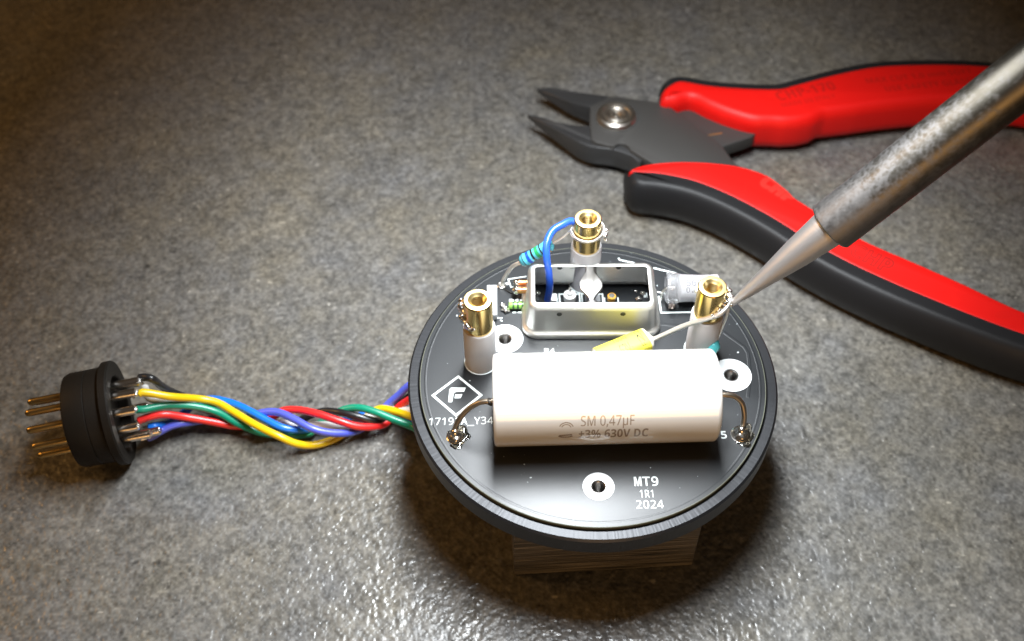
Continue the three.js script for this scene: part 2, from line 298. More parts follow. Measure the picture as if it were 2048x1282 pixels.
// solder joints with flux round them
for (const [x, z, s] of [[-22.8, 11.7, 1], [23.25, 12.25, 1.05]]) {
  const j = part('solder_joint', [lathe([[1.5 * s, BY + 0.02], [1.3 * s, BY + 0.12], [1.05, BY + 0.4], [0.85, BY + 0.8], [0.66, BY + 1.3], [0.5, BY + 1.9], [0, BY + 1.95]], 32, 0).translate(x, 0, z), blob([x - 0.1, BY + 0.4, z + 0.45], 0.95, 0.75, 0.12, 1.1)], solderM, board);
  part('flux_residue', [blob([x + 0.5, BY + 0.06, z - 0.2], 1.75, 0.12, 0.22), blob([x + 0.3, BY + 0.06, z + 1.3], 1.0, 0.12, 0.3)], flux, j);
}
// metal can with open top
{
  const rect = (x0, x1, z0, z1, r, n = 8) => { const o = []; for (const [cx, cz, a0] of [[x1 - r, z1 - r, 0], [x0 + r, z1 - r, 90], [x0 + r, z0 + r, 180], [x1 - r, z0 + r, 270]]) for (let k = 0; k <= n; k++) { const t = rad(a0 + (90 * k) / n); o.push([cx + r * Math.cos(t), cz + r * Math.sin(t)]); } return o; };
  const x0 = -10.85, x1 = 11.75, z0 = -19.75, z1 = -8.5, y1 = BY + 7.3;
  // wall as a loft of rounded rectangles: flange foot, wall, rounded shoulder, rim, inner wall
  const ringAt = [[-0.7, BY + 0.1], [-0.78, BY + 0.3], [-0.7, BY + 0.9], [-0.4, BY + 1.2], [-0.1, BY + 1.35], [0.02, BY + 1.7], [0.36, y1 - 1.1], [0.42, y1 - 0.6], [0.66, y1 - 0.24], [1.05, y1 - 0.05], [1.5, y1], [1.58, y1 - 0.06], [1.55, y1 - 0.2], [1.2, y1 - 0.32], [0.92, y1 - 0.6], [0.8, y1 - 1.0], [0.42, BY + 1.9], [0.3, BY + 1.5], [-0.1, BY + 1.25], [-0.3, BY + 0.5]];
  const loops = ringAt.map(([d, y]) => rect(x0 + d, x1 - d, z0 + d, z1 - d, Math.max(0.5, 2.1 - d), 8).map((q) => [q[0], y, q[1]])), n = loops[0].length, pos = [], uv = [], idx = [];
  loops.forEach((l, j) => l.concat([l[0]]).forEach((q, i) => { pos.push(...q); uv.push((i / n) * 3, j / loops.length); }));
  for (let j = 0; j + 1 < loops.length; j++) for (let i = 0; i < n; i++) { const a = j * (n + 1) + i, b = a + 1, c = a + n + 1, d = c + 1; idx.push(a, c, b, b, c, d); }
  let g = new THREE.BufferGeometry(); g.setAttribute('position', new THREE.Float32BufferAttribute(pos, 3)); g.setAttribute('uv', new THREE.Float32BufferAttribute(uv, 2)); g.setIndex(idx); g = toCreasedNormals(g, 0.9);
  const turn = (q) => { q.translate(-0.4, 0, 14); q.rotateY(rad(-1.0)); q.translate(0.4, 0, -14); return q; };
  const can = part('shield_can', turn(g), canMetal, board, 'open shiny metal shield can');
  // bridge with a bulb-shaped plate across the opening
  const half = [[1.9, -17.3], [0.9, -17.0], [0.75, -16.2], [0.85, -15.6], [1.3, -14.9], [1.85, -13.9], [2.05, -12.9], [1.9, -12.0], [1.35, -11.2], [0.85, -10.5], [0.6, -10.0], [0.5, -9.6], [0.75, -9.2], [1.4, -8.85]];
  const plate = smooth(half, 40).concat(smooth(half.slice().reverse().map((p) => [-p[0], p[1]]), 40)).map((p) => [p[0] + 0.3, -14.3 + (p[1] + 13.1) * 1.03]);
  part('bulb_plate', turn(prism(plate, y1 - 0.5, y1 - 0.02, 0.2, 3)), M({ color: C(0.6, 0.59, 0.57), metalness: 1, roughness: 0.3 }), can);
  for (const [x, y, z] of [[-5.2, BY + 5.6, z1 - 0.28], [5.6, BY + 5.6, z1 - 0.28], [-4.9, BY + 6.0, z0 + 0.78], [5.4, BY + 6.0, z0 + 0.78]]) part('dimple', turn(turned([[0, 0.02], [0.2, 0.03], [0.32, 0.1], [0.42, 0.06], [0.46, 0]], [x, y, z - 0.01], [x, y, z + 1], 20)), M({ color: C(0.12, 0.12, 0.11), metalness: 1, roughness: 0.4 }), can);
}
// small parts inside the can
{
  const cyl = (x, y0, y1, z, r) => new THREE.CylinderGeometry(r, r, y1 - y0, 24).translate(x, (y0 + y1) / 2, z);
  const cer = part('trimmer', [cyl(-3.0, BY, BY + 1.3, -16.9, 1.1), cyl(-3.0, BY + 1.3, BY + 2.0, -16.9, 0.55)], M({ color: C(0.8, 0.79, 0.77), roughness: 0.35 }), board);
  part('trimmer_pin', cyl(-3.0, BY + 2.0, BY + 3.0, -16.9, 0.25), silver, cer);
  part('chip_capacitor', new RoundedBoxGeometry(1.5, 1.0, 1.7, 2, 0.15).translate(-6.1, BY + 0.52, -16.7), M({ color: C(0.7, 0.69, 0.68), roughness: 0.4 }), board);
  const orange = part('inductor', cyl(4.4, BY + 0.3, BY + 1.2, -16.5, 0.75), M({ color: C(0.7, 0.36, 0.05), roughness: 0.35, metalness: 0.3 }), board);
  part('inductor_cap', [cyl(4.4, BY, BY + 0.32, -16.5, 0.6), cyl(4.4, BY + 1.2, BY + 1.35, -16.5, 0.5)], silver, orange);
  for (const [x, z, r] of [[10.0, -17.7, 0.42], [9.2, -16.4, 0.45], [8.9, -18.2, 0.26], [-8.7, -18.1, 0.5]]) part('solder_bead', blob([x, BY + 0.35, z], r, 0.9), solderM, board);
  for (const x of [0.2, 1.9]) part('chip_resistor', new RoundedBoxGeometry(1.0, 0.6, 1.6, 2, 0.1).translate(x, BY + 0.31, -16.6), M({ color: C(0.3, 0.31, 0.32), roughness: 0.3 }), board);
}
// banded resistor by the back post
{
  const a = [-11.7, BY + 6.4, -20.1], b = [-6.0, BY + 10.5, -20.8], d = v3(b).sub(v3(a)), L = d.length(), at = (t) => v3(a).addScaledVector(d, t).toArray();
  const R = [[0.3, 0], [0.8, 0.25], [1.15, 0.75], [1.2, 1.2], [1.08, 1.7], [1.06, L - 1.7], [1.2, L - 1.2], [1.15, L - 0.7], [0.8, L - 0.25], [0.3, L]];
  const body = part('resistor', turned(R, a, b, 32, 0.9), M({ color: C(0.1, 0.48, 0.6), roughness: 0.3 }), board, 'teal resistor with coloured bands');
  const ringBand = (t, w, r, col) => part('colour_band', turned([[r, t], [r + 0.03, t + 0.02], [r + 0.03, t + w - 0.02], [r, t + w]], a, b, 32), M({ color: C(...col), roughness: 0.35 }), body);
  ringBand(0.95, 0.2, 1.17, [0.01, 0.012, 0.02]); ringBand(1.75, 0.6, 1.08, [0.01, 0.08, 0.5]); ringBand(2.75, 0.42, 1.07, [0.01, 0.012, 0.02]); ringBand(3.6, 0.65, 1.07, [0.02, 0.3, 0.1]); ringBand(4.6, 0.24, 1.07, [0.01, 0.012, 0.02]); ringBand(5.9, 0.4, 1.17, [0.35, 0.16, 0.03]);
  part('lead', tube([[-15.0, BY - 0.3, -20.3], [-14.9, BY + 1, -20.4], [-14.2, BY + 2.6, -20.7], [-13.2, BY + 4.7, -20.6], [-12.4, BY + 5.9, -20.2], at(0.08)], 0.36, 10), leadM, body);
  part('lead', tube([at(0.95), [-4.4, BY + 11.6, -21.0], [-3.1, BY + 12.9, -21.3], [-2.85, BY + 13.4, -20.6], [-2.3, BY + 13.5, -19.2], [-1.1, BY + 13.5, -18.4], [0.3, BY + 13.5, -18.25], [1.6, BY + 13.6, -18.95], [2.5, BY + 13.7, -20.2], [2.6, BY + 13.8, -21.6], [1.9, BY + 13.9, -22.9]], 0.2, 10, 90), leadM, body);
  part('solder_ring', new THREE.TorusGeometry(0.62, 0.26, 10, 24).rotateX(Math.PI / 2).translate(-15.1, BY + 0.12, -20.3), solderM, board);
  part('solder_joint', [blob([2.7, BY + 13.6, -19.7], 0.42, 1, 0.35), blob([2.9, BY + 12.5, -19.6], 0.3, 1, 0.4), blob([3.1, BY + 14.0, -20.2], 0.3, 1, 0.4)], solderM, board);
}
// blue wire from the back post down into the can
part('jumper_wire', tube([[-1.6, BY + 13.2, -22.7], [-2.9, BY + 13.8, -22.8], [-4.4, BY + 13.9, -21.9], [-6.1, BY + 13.6, -20.8], [-7.2, BY + 12.7, -18.6], [-7.25, BY + 11.2, -16.9], [-6.85, BY + 8.2, -15.6], [-6.7, BY + 5, -15.4], [-7.0, BY + 1.5, -15.7]], 0.64, 16, 90), M({ color: C(0.025, 0.12, 0.72), roughness: 0.32, clearcoat: 0.3, clearcoatRoughness: 0.25 }), board, 'bright blue jumper wire');
part('wire_loop', tube(Array.from({ length: 15 }, (_, i) => { const t = rad(60 + i * 20); return [-0.2 - 2.75 * Math.sin(t) * 1.02, BY + 13.0 + i * 0.05, -20.9 - 2.6 * Math.cos(t)]; }), 0.17, 8, 80), leadM, board);
// yellow capacitor and its lead up to the right post
{
  const e = v3([9.1, BY + 3.4, -4.35]), ax = V(0.9, 0, -0.43).normalize(), side = V(0.43, 0, 0.9).normalize(), L = 9.2;
  const w = 2.15, h = 1.95, N = 40, lp = (s, t) => Array.from({ length: N }, (_, i) => { const a = (i / N) * Math.PI * 2, cx = Math.sign(Math.cos(a)) * Math.abs(Math.cos(a)) ** 0.55, cy = Math.sign(Math.sin(a)) * Math.abs(Math.sin(a)) ** 0.55; return e.clone().addScaledVector(ax, t).addScaledVector(side, cx * w * s).add(V(0, cy * h * s, 0)); });
  const loft = (rows) => { const pos = [], uv = [], idx = []; rows.forEach((r, j) => r.concat([r[0]]).forEach((q, i) => { pos.push(q.x, q.y, q.z); uv.push(1 - i / N, rows.vs ? rows.vs[j] : j / (rows.length - 1)); })); for (let j = 0; j + 1 < rows.length; j++) for (let i = 0; i < N; i++) { const a = j * (N + 1) + i, b = a + 1, c = a + N + 1; idx.push(a, b, c, b, c + 1, c); } let g = new THREE.BufferGeometry(); g.setAttribute('position', new THREE.Float32BufferAttribute(pos, 3)); g.setAttribute('uv', new THREE.Float32BufferAttribute(uv, 2)); g.setIndex(idx); return toCreasedNormals(g, 0.7); };
  const map = canvasTexture(512, 512, (c) => { c.fillStyle = '#d8cc48'; c.fillRect(0, 0, 512, 512); c.fillStyle = '#171300'; const put = (s, u, v, px, rot) => { c.save(); c.translate(u * 512, (1 - v) * 512); c.rotate(rot); c.scale(1, 0.9); c.font = `${px}px sans-serif`; c.fillText(s, 0, 0); c.restore(); }; put('F22', 0.87, 0.92, 78, Math.PI); put('100n', 0.72, 0.36, 66, -Math.PI / 2); put('63V-', 0.83, 0.40, 66, -Math.PI / 2); });
  const rows = [lp(1, -L), lp(1, 0)]; rows.vs = [0, 1];
  const body = part('yellow_capacitor', loft(rows), M({ map, roughness: 0.4 }), board, 'yellow wrapped axial capacitor');
  for (const q of [loft([lp(0.99, -0.02), lp(0.96, 0.35), lp(0.6, 0.9), lp(0.22, 1.5), lp(0.1, 1.8)]), loft([lp(0.05, -L - 0.9), lp(0.5, -L - 0.6), lp(0.99, -L + 0.02)])]) part('end_fill', q, M({ color: C(0.62, 0.59, 0.52), roughness: 0.45 }), body);
  part('lead', tube([e.clone().addScaledVector(ax, 0.6).toArray(), [10.6, BY + 4.3, -4.3], [15.0, BY + 8.0, -4.0], [18.6, BY + 11.3, -2.95], [20.3, BY + 12.6, -2.8], [21.5, BY + 13.2, -3.8], [22.0, BY + 13.9, -5.4], [21.3, BY + 14.4, -6.9], [19.6, BY + 14.6, -7.9], [17.9, BY + 14.4, -7.6], [16.7, BY + 13.9, -6.3]], 0.43, 12, 80), leadM, body);
}
// solder on the left and right posts, thin lead and teal end of the resistor behind the white capacitor
{
  const s = (l) => l.map(([x, y, z, r, q]) => blob([x, y, z], r, q ?? 1, 0.16, 1.3));
  part('solder_joint', s([[-21.2, BY + 13.5, -3.9, 0.85, 1.5], [-21.1, BY + 12.3, -2.9, 0.8, 1.2], [-20.4, BY + 11.6, -1.95, 0.72, 0.9], [-19.6, BY + 11.5, -1.35, 0.45, 0.8], [-21.4, BY + 14.6, -4.7, 0.5]]), solderM, board);
  part('solder_joint', s([[21.2, BY + 13.5, -4.2, 0.62], [22.0, BY + 13.8, -5.3, 0.6], [19.2, BY + 12.0, -2.85, 0.42], [20.1, BY + 13.1, -3.1, 0.4], [20.9, BY + 12.5, -3.6, 0.55], [22.2, BY + 12.9, -4.5, 0.55], [21.9, BY + 14.5, -5.9, 0.45]]), solderM, board);
  const a = [21.05, BY + 4.0, -4.1], b = [18.6, BY + 1.6, -0.3], L = v3(b).distanceTo(v3(a));
  const r = part('resistor', turned([[0.25, 0], [0.55, 0.2], [1.05, 0.95], [1.1, 1.3], [0.95, 1.8], [0.95, L]], a, b, 28, 0.9), M({ color: C(0.1, 0.58, 0.62), roughness: 0.3 }), board, 'teal resistor mostly hidden behind the white capacitor');
  part('lead', tube([[21.0, BY + 3.8, -4.0], [21.35, BY + 5.2, -4.4], [21.8, BY + 9, -4.35], [21.9, BY + 11.6, -4.2], [22.0, BY + 13.4, -4.9]], 0.24, 8), leadM, r);
}
// clear capacitor with silver winding
{
  const a = [13.7, BY + 3.0, -16.6], b = [22.5, BY + 3.0, -16.2], r = 2.75, L = 9;
  const winding = canvasTexture(512, 256, (c) => { c.fillStyle = '#f2f2f4'; c.fillRect(0, 0, 512, 256); c.fillStyle = '#2b2a33'; const put = (s, u, v, px) => { c.save(); c.translate(u * 512, v * 256); c.rotate(-Math.PI / 2); c.scale(1, 1.1); c.font = `${px}px monospace`; c.fillText(s, 0, 0); c.restore(); }; put('560', 0.345, 0.74, 52); put('0.5', 0.425, 0.74, 42); });
  const core = part('clear_capacitor', (() => { const g = new THREE.LatheGeometry([[0.1, 2.2], [1.2, 2.15], [1.9, 2.3], [2.2, 2.6], [2.2, 9.2], [0.1, 9.2]].map((p) => new THREE.Vector2(...p)), 48, Math.PI); const p = g.attributes.position; for (let i = 0; i < p.count; i++) g.attributes.uv.setY(i, (p.getY(i) - 1.2) / 8); g.rotateZ(-Math.PI / 2); g.translate(...a); return g; })(), M({ map: winding, metalness: 0.1, roughness: 0.3 }), board, 'silvery capacitor in a clear plastic sleeve');
  const prof = [[0.2, 0.5], [0.9, 0.2], [1.6, 0.5], [2.3, 0.1], [2.75, 0.3], [2.85, 0.8], [2.6, 1.35], [2.72, 1.8], [2.5, 2.5], [2.42, 4], [2.42, 9.3], [0.2, 9.5]];
  part('clear_sleeve', turned(prof, a, b, 48, 0.9), M({ color: C(0.97, 0.97, 0.99), roughness: 0.12, transmission: 0.85, thickness: 0.0003, ior: 1.5 }), core);
  part('lead', tube([[15.1, BY + 3, -16.6], [14.0, BY + 2.9, -16.6], [13.4, BY + 2.2, -16.5], [13.3, BY, -16.4]], 0.28, 8), silver, core);
  part('solder_joint', blob([14.9, BY + 0.4, -14.6], 0.55, 0.7, 0.3), M({ color: C(0.6, 0.5, 0.45), metalness: 1, roughness: 0.3 }), board);
}
// grey chip, green resistor, copper pins
{
  part('grey_chip', new RoundedBoxGeometry(1.9, 1.5, 7.0, 3, 0.2).translate(-16.8, BY + 0.77, -15.9), M({ color: C(0.42, 0.43, 0.44), roughness: 0.35, metalness: 0.3 }), board);
  const g = part('green_resistor', turned([[0.3, 0], [0.62, 0.1], [0.68, 0.5], [0.68, 2.2], [0.62, 2.6], [0.3, 2.7]], [-13.9, BY + 0.7, -15.1], [-11.2, BY + 0.7, -15.1], 24), M({ color: C(0.22, 0.45, 0.08), roughness: 0.3 }), board);
  for (const x of [-13.2, -12.4, -11.6]) part('colour_band', turned([[0.69, 0], [0.7, 0.05], [0.7, 0.28], [0.69, 0.33]], [x, BY + 0.7, -15.1], [x + 1, BY + 0.7, -15.1], 24), M({ color: C(0.02, 0.07, 0.02), roughness: 0.3 }), g);
  part('solder_joint', [blob([-14.4, BY + 0.4, -14.6], 0.6, 0.7, 0.35), blob([-10.9, BY + 0.35, -14.3], 0.4, 0.7), blob([-14.9, BY + 0.3, -15.5], 0.4, 0.7, 0.4)], solderM, board);
  for (const [z, x] of [[-19.6, -12.9], [-17.9, -13.1]]) { const c = part('copper_pin', new THREE.CylinderGeometry(0.62, 0.62, 2.2, 20).rotateZ(Math.PI / 2).translate(x + 1.9, BY + 1.6, z), M({ color: C(0.75, 0.36, 0.16), metalness: 1, roughness: 0.3 }), board); part('pin_bead', blob([x + 0.55, BY + 1.55, z], 0.72, 1, 0.08), silver, c); }
  part('clipped_lead', tube([[-14.6, BY + 0.15, -19.4], [-13.5, BY + 0.2, -18.6], [-12.4, BY + 0.15, -18.2]], 0.1, 6), blackPlastic, board);
}

// ---------- plug with pins and solder cups ----------
{
  const yaw = rad(12), c0 = V(-86.7, 9.35, -4.7), ax = V(-Math.cos(yaw), -0.015, Math.sin(yaw)).normalize();            // ax points to the pins
  const t = thing('plug', 'round black pin plug with gold pins lying left of the circuit board', 'plug', [-90, 0, -5]);
  const at = (d, rho = 0, th = 0) => { const n = V(0, 0.777, 0.63), s = V(0, -0.63, 0.777); n.addScaledVector(ax, -n.dot(ax)).normalize(); s.addScaledVector(ax, -s.dot(ax)).addScaledVector(n, -s.dot(n)).normalize(); return c0.clone().addScaledVector(ax, d).addScaledVector(n, rho * Math.cos(th)).addScaledVector(s, rho * Math.sin(th)).toArray(); };
  const N = 256, f = field(N, [[60, 1], [140, 0.7]], 41), bump = texture(N, (i, c) => { c[0] = c[1] = c[2] = 128 + 70 * f[i]; }, false, 2);
  const pl = M({ color: C(0.011, 0.009, 0.007), roughness: 0.55, specularIntensity: 0.3, bumpMap: bump, bumpScale: 0.00003 });
  part('plug_body', turned([[8.75, 0], [8.72, 2.2], [8.58, 2.3], [8.58, 2.4], [8.7, 2.5], [8.68, 5.5], [8.4, 6.2], [7.6, 6.5], [0, 6.5]], at(0), at(1), 96), pl, t);
  part('plug_flange', turned([[8.7, 0], [9.2, -0.15], [9.55, -0.5], [9.6, -1.7], [9.35, -2.0], [6.9, -2.0], [6.7, -1.8], [6.7, -0.1], [0, -0.1]], at(0), at(1), 96), pl, t);
  part('key_tab', new RoundedBoxGeometry(2.8, 1.5, 1.8, 3, 0.3).rotateY(yaw).translate(...at(-1.5, 6.4, rad(78))), pl, t);
  const gold = M({ color: C(0.5, 0.36, 0.16), metalness: 1, roughness: 0.3 }), cupM = M({ color: C(0.75, 0.7, 0.64), metalness: 1, roughness: 0.2 });
  [-72, -36, 0, 36, 72, 112, 180, 248].forEach((deg, k) => {
    const th = rad(deg), q = 5.1;
    part('pin', turned([[0.68, 6.4], [0.68, 12.4], [0.6, 12.95], [0.35, 13.25], [0, 13.3]], at(0, q, th), at(1, q, th), 20), gold, t);
    const e = [-6.4, -6.0, -5.6, -5.3, -6.6, -7.6, -5.6, -5.6][k];
    const cup = part('solder_cup', turned([[0.5, -0.05], [0.84, -0.1], [0.84, e + 0.1], [0.76, e], [0.58, e], [0.5, e + 0.5], [0, e + 0.5]], at(0, q, th), at(1, q, th), 24), cupM, t);
    part('solder_fill', blob(at(e + 0.25, q, th), 0.6, 0.9, 0.2), solderM, cup);
  });
}
// ---------- the seven wires ----------
{
  const W = {
    yellow: [[0.78, 0.52, 0.004], 'yellow wire looping lowest in the twisted bundle left of the board', [[-81.0, 12.4, -6.9], [-80.7, 12.5, -7.1], [-76.1, 10.4, -7.6], [-71.8, 6.8, -9.5], [-68.8, 5.7, -9.4], [-65.6, 5.2, -7.6], [-61.0, 5.2, -4.5], [-56.6, 4.7, -2.3], [-53.7, 3.1, -1.7], [-51.3, 1.6, -2.2], [-48.5, 1.0, -3.2], [-45.1, 1.0, -5.2], [-41.5, 1.6, -8.2], [-38.6, 3.1, -9.1], [-35.2, 4.2, -7.6], [-32.6, 5.2, -5.9], [-29.5, 7.3, -3.6], [-24, 19.5, -1]]],
    green: [[0.005, 0.26, 0.15], 'green wire in the twisted bundle left of the board', [[-81.9, 9.5, -5.5], [-81.1, 9.4, -5.5], [-77.2, 8.3, -7.1], [-72.5, 6.2, -8.2], [-68.8, 4.7, -7.9], [-64.6, 3.6, -5.9], [-60.3, 2.1, -4.8], [-54.3, 1.2, -4.8], [-51.6, 1.6, -4.9], [-49.6, 2.1, -6.9], [-44.9, 4.7, -8.0], [-42.0, 5.7, -7.6], [-39.2, 5.7, -6.7], [-36.1, 5.2, -5.5], [-32.3, 4.7, -4.0], [-29.6, 6.2, -1.9], [-24, 19, 0]]],
    red: [[0.78, 0.022, 0.022], 'red wire in the twisted bundle left of the board', [[-82.0, 7.2, -4.6], [-81.5, 7.3, -4.8], [-78.1, 7.3, -5.8], [-74.2, 5.2, -6.5], [-68.9, 3.1, -6.6], [-66.0, 2.1, -6.5], [-62.3, 1.0, -7.3], [-58.8, 2.6, -7.9], [-56.6, 4.2, -8.3], [-53.4, 5.2, -7.7], [-49.6, 5.7, -6.4], [-45.4, 5.2, -5.0], [-42.4, 4.2, -4.5], [-39.6, 3.1, -5.1], [-37.3, 2.1, -6.6], [-35.9, 2.6, -8.6], [-34.7, 4.2, -8.9], [-32.6, 6.2, -9.0], [-30.1, 8.3, -9.0], [-24, 19.3, -8]]],
    light_blue: [[0.005, 0.17, 0.75], 'bright sky blue wire in the twisted bundle left of the board', [[-80.6, 5.1, -4.7], [-79.9, 5.2, -4.7], [-77.4, 3.1, -7.1], [-74.2, 3.1, -10.5], [-71.7, 4.2, -11.1], [-69.6, 5.2, -10.5], [-65.8, 5.2, -9.4], [-62.4, 5.2, -7.6], [-59.1, 4.7, -5.8], [-56.0, 4.2, -4.4], [-53.0, 3.1, -4.7], [-49.8, 1.6, -6.1], [-47.1, 1.2, -7.1], [-42.5, 1.6, -8.6], [-37.7, 2.1, -8.9], [-32.8, 3.1, -7.0], [-29.7, 5.2, -4.4], [-24, 19, -3]]],
    violet: [[0.085, 0.115, 0.62], 'violet blue wire in the twisted bundle left of the board', [[-81.2, 3.1, -3.5], [-80.9, 3.1, -3.6], [-77.0, 4.2, -5.3], [-73.7, 3.6, -6.5], [-69.8, 2.1, -8.1], [-64.9, 2.6, -7.7], [-62.3, 3.6, -7.6], [-60.2, 4.7, -7.6], [-57.0, 5.7, -6.9], [-53.7, 5.7, -5.2], [-50.5, 5.2, -3.5], [-47.5, 4.2, -3.2], [-44.5, 3.1, -3.8], [-42.2, 2.1, -5.2], [-40.0, 1.6, -7.6], [-36.9, 3.6, -9.9], [-35.1, 5.2, -10.5], [-33.1, 7.3, -11.1], [-30.6, 9.4, -11.7], [-25, 19.5, -12]]],
    black: [[0.012, 0.012, 0.013], 'black wire running from the top cup of the plug', [[-81.3, 13.5, -9.7], [-80.6, 13.5, -9.8], [-79.1, 13.5, -9.5], [-78.1, 10.4, -10.0], [-77.0, 7.3, -10.8], [-74.0, 4.2, -11.1], [-69.9, 2.6, -9.8], [-65.2, 1.0, -7.4], [-57.5, 0.8, -6.0], [-53.6, 1.6, -7.9], [-49.6, 3.1, -8.7], [-45.6, 4.7, -7.3], [-42.5, 4.7, -6.4], [-39.4, 3.6, -6.1], [-37.1, 2.1, -7.5], [-35.3, 2.6, -10.0], [-32.6, 5.2, -10.7], [-30.2, 8.3, -10.1], [-24, 19.4, -10]]],
    white: [[0.74, 0.73, 0.7], 'white wire showing between the others in the twisted bundle', [[-81.6, 9.4, -10.5], [-80.1, 9.4, -8.0], [-76.0, 7.3, -8.8], [-72.5, 3.6, -9.7], [-66.8, 2.6, -8.1], [-61.7, 3.1, -7.2], [-59.1, 3.1, -6.4], [-56.3, 3.1, -6.1], [-54.2, 2.6, -6.0], [-49.0, 2.6, -6.0], [-45.8, 2.6, -5.7], [-43.1, 2.6, -6.4], [-40.7, 2.6, -7.6], [-37.6, 2.6, -8.9], [-33.8, 4.2, -8.0], [-30.6, 6.2, -6.3], [-24, 19.2, -5]]],
  };
  for (const [, [col, label, pts]] of Object.entries(W)) {
    const t = thing('wire', label, 'wire', [-55, 0, -6], 'wires twisted between the plug and the board');
    part('insulation', tube(pts, 0.72, 16, 150), M({ color: C(...col), roughness: 0.34, clearcoat: 0.35, clearcoatRoughness: 0.3 }), t);
    const d = v3(pts[0]).sub(v3(pts[1])).normalize();
    part('wire_end', tube([v3(pts[0]).addScaledVector(d, -0.5).toArray(), v3(pts[0]).addScaledVector(d, 0.5).toArray(), v3(pts[0]).addScaledVector(d, 1.3).toArray()], 0.24, 8), silver, t);
  }
}

// ---------- flush cutters ----------
{
  const t = thing('flush_cutters', 'open flush cutters with red and black grips lying behind the board', 'cutters', [40, 0, -66]);
  const N = 512, f = field(N, [[30, 1], [90, 0.8], [220, 0.6]], 81), bump = texture(N, (i, c) => { c[0] = c[1] = c[2] = 128 + 60 * f[i]; }, false);
  const blued = M({ color: C(0.06, 0.058, 0.055), metalness: 0.35, roughness: 0.5, bumpMap: bump, bumpScale: 0.00002 }), sharp = M({ color: C(0.055, 0.055, 0.056), metalness: 0.5, roughness: 0.42 });
  const rubber = M({ color: C(0.012, 0.012, 0.013), roughness: 0.48, specularIntensity: 0.5, bumpMap: bump, bumpScale: 0.00001 });
  const redM = (map) => M({ map, roughness: 0.5, specularIntensity: 0.6 });
  // upper plate and lower plate
  const upper = [[5.5, -88.9], [5.1, -83.4], [5.2, -77.5], [6.2, -76.7], [10.0, -75.2], [10.7, -75.9], [11.5, -76.2], [12.5, -76.0], [13.3, -75.2], [13.7, -73.9], [18.1, -69.6], [22, -66], [33, -60], [39, -60], [41, -64], [36.0, -69.4], [33.8, -75.4], [29, -82], [23, -89.3], [19.2, -90.6], [15.5, -91.3], [11.7, -92.5], [9.7, -92.0]];
  part('upper_plate', prism(upper, 5.2, 8.2, 0.25, 2), blued, t);
  const lower = [[9, -92], [13, -93.4], [18, -92.4], [23.1, -91.2], [28.7, -91.6], [33, -89.4], [42.0, -83.2], [43, -82.4], [42.6, -80.4], [41.5, -79.3], [33, -75.6], [24, -76], [15, -77]];
  part('lower_plate', prism(lower, 3.4, 6.6, 0.25, 2), blued, t, 'plate behind, with a small worn golden mark');
  part('worn_mark', new RoundedBoxGeometry(3.8, 0.04, 0.4, 2, 0.02).rotateY(rad(12)).translate(33.2, 6.61, -80.4), M({ color: C(0.5, 0.3, 0.1), metalness: 0.8, roughness: 0.4 }), t);
  // jaws: outline tapers to a point and the back slopes down
  const jaw = (pts, y0, y1, tip, len) => { const g = prism(pts, y0, y1, 0.3, 2), p = g.attributes.position, m = (y0 + y1) / 2 + 0.3; for (let i = 0; i < p.count; i++) { const k = Math.min(1, Math.hypot(p.getX(i) - tip[0], p.getZ(i) - tip[1]) / len), s = 0.12 + 0.88 * Math.pow(k, 0.7); p.setY(i, m + (p.getY(i) - m) * s); } g.deleteAttribute('normal'); return toCreasedNormals(g, 0.5); };
  const dense = (pts) => smooth(pts, 70);
  part('jaw', jaw(dense([[-8.9, -89.6], [-6.4, -88.6], [-1.6, -85.4], [2.4, -83.9], [5.2, -83.4], [8, -83]]).concat([[10, -80], [17, -74], [15.6, -70.6]], dense([[13.6, -73.2], [10.3, -75.0], [4.9, -76.3], [2.4, -77.9], [-0.7, -81.0], [-5.0, -85.4], [-8.9, -89.4]])), 2.2, 7.3, [-8.9, -89.5], 16), sharp, t, 'front jaw');
  part('jaw', jaw(dense([[-6.4, -99.0], [-3.4, -98.7], [2.4, -96.3], [5.8, -95.0], [9.8, -93.6]]).concat([[13, -89], [9, -88.4]], dense([[5.4, -90.0], [3.4, -91.0], [1.2, -92.3], [-3.4, -96.1], [-6.4, -98.6]])), 2.2, 7.3, [-6.4, -98.8], 16), sharp, t, 'rear jaw');
  const rv = [[4.5, 8.1], [4.6, 8.5], [4.3, 9.1], [3.8, 9.35], [3.3, 9.25], [3.05, 8.85], [2.6, 8.8], [2.45, 9.1], [2.1, 9.25], [1.8, 9.1], [1.65, 8.8], [1.3, 8.8], [1.15, 9.05], [0.9, 9.1], [0.7, 8.85], [0.4, 8.85], [0.3, 9.05], [0, 9.1]];
  part('rivet', lathe(rv, 64, 0.35).translate(11.2, 0, -84.9), M({ color: C(0.66, 0.62, 0.56), metalness: 1, roughness: 0.3 }), t);
  // grips
  const outA = smooth([[12.3, -64.2], [15.5, -63.9], [19.0, -63.4], [25.3, -61.3], [31.2, -57.8], [37.0, -53.2], [42.5, -48.0], [45.9, -44.3], [50.1, -40.3], [54.6, -36.5], [61.5, -31.4], [68.3, -26.9], [75.0, -22.7], [83.2, -18.1], [92, -14.2], [102, -10.6], [113, -7.4], [124, -5.2]], 90);
  const inA = smooth([[13, -65.2], [14.6, -66.0], [17.6, -66.8], [23.7, -67.3], [30.2, -66.8], [36.2, -65.5], [41.8, -62.5], [45.4, -57.8]], 30).concat(smooth([[46.4, -55.7], [50.7, -51.1], [58.0, -43.5], [66.8, -37.2], [75.3, -31.1], [84.9, -23.8], [94, -19.6], [104, -16.2], [115, -13.2], [126, -11]], 50));
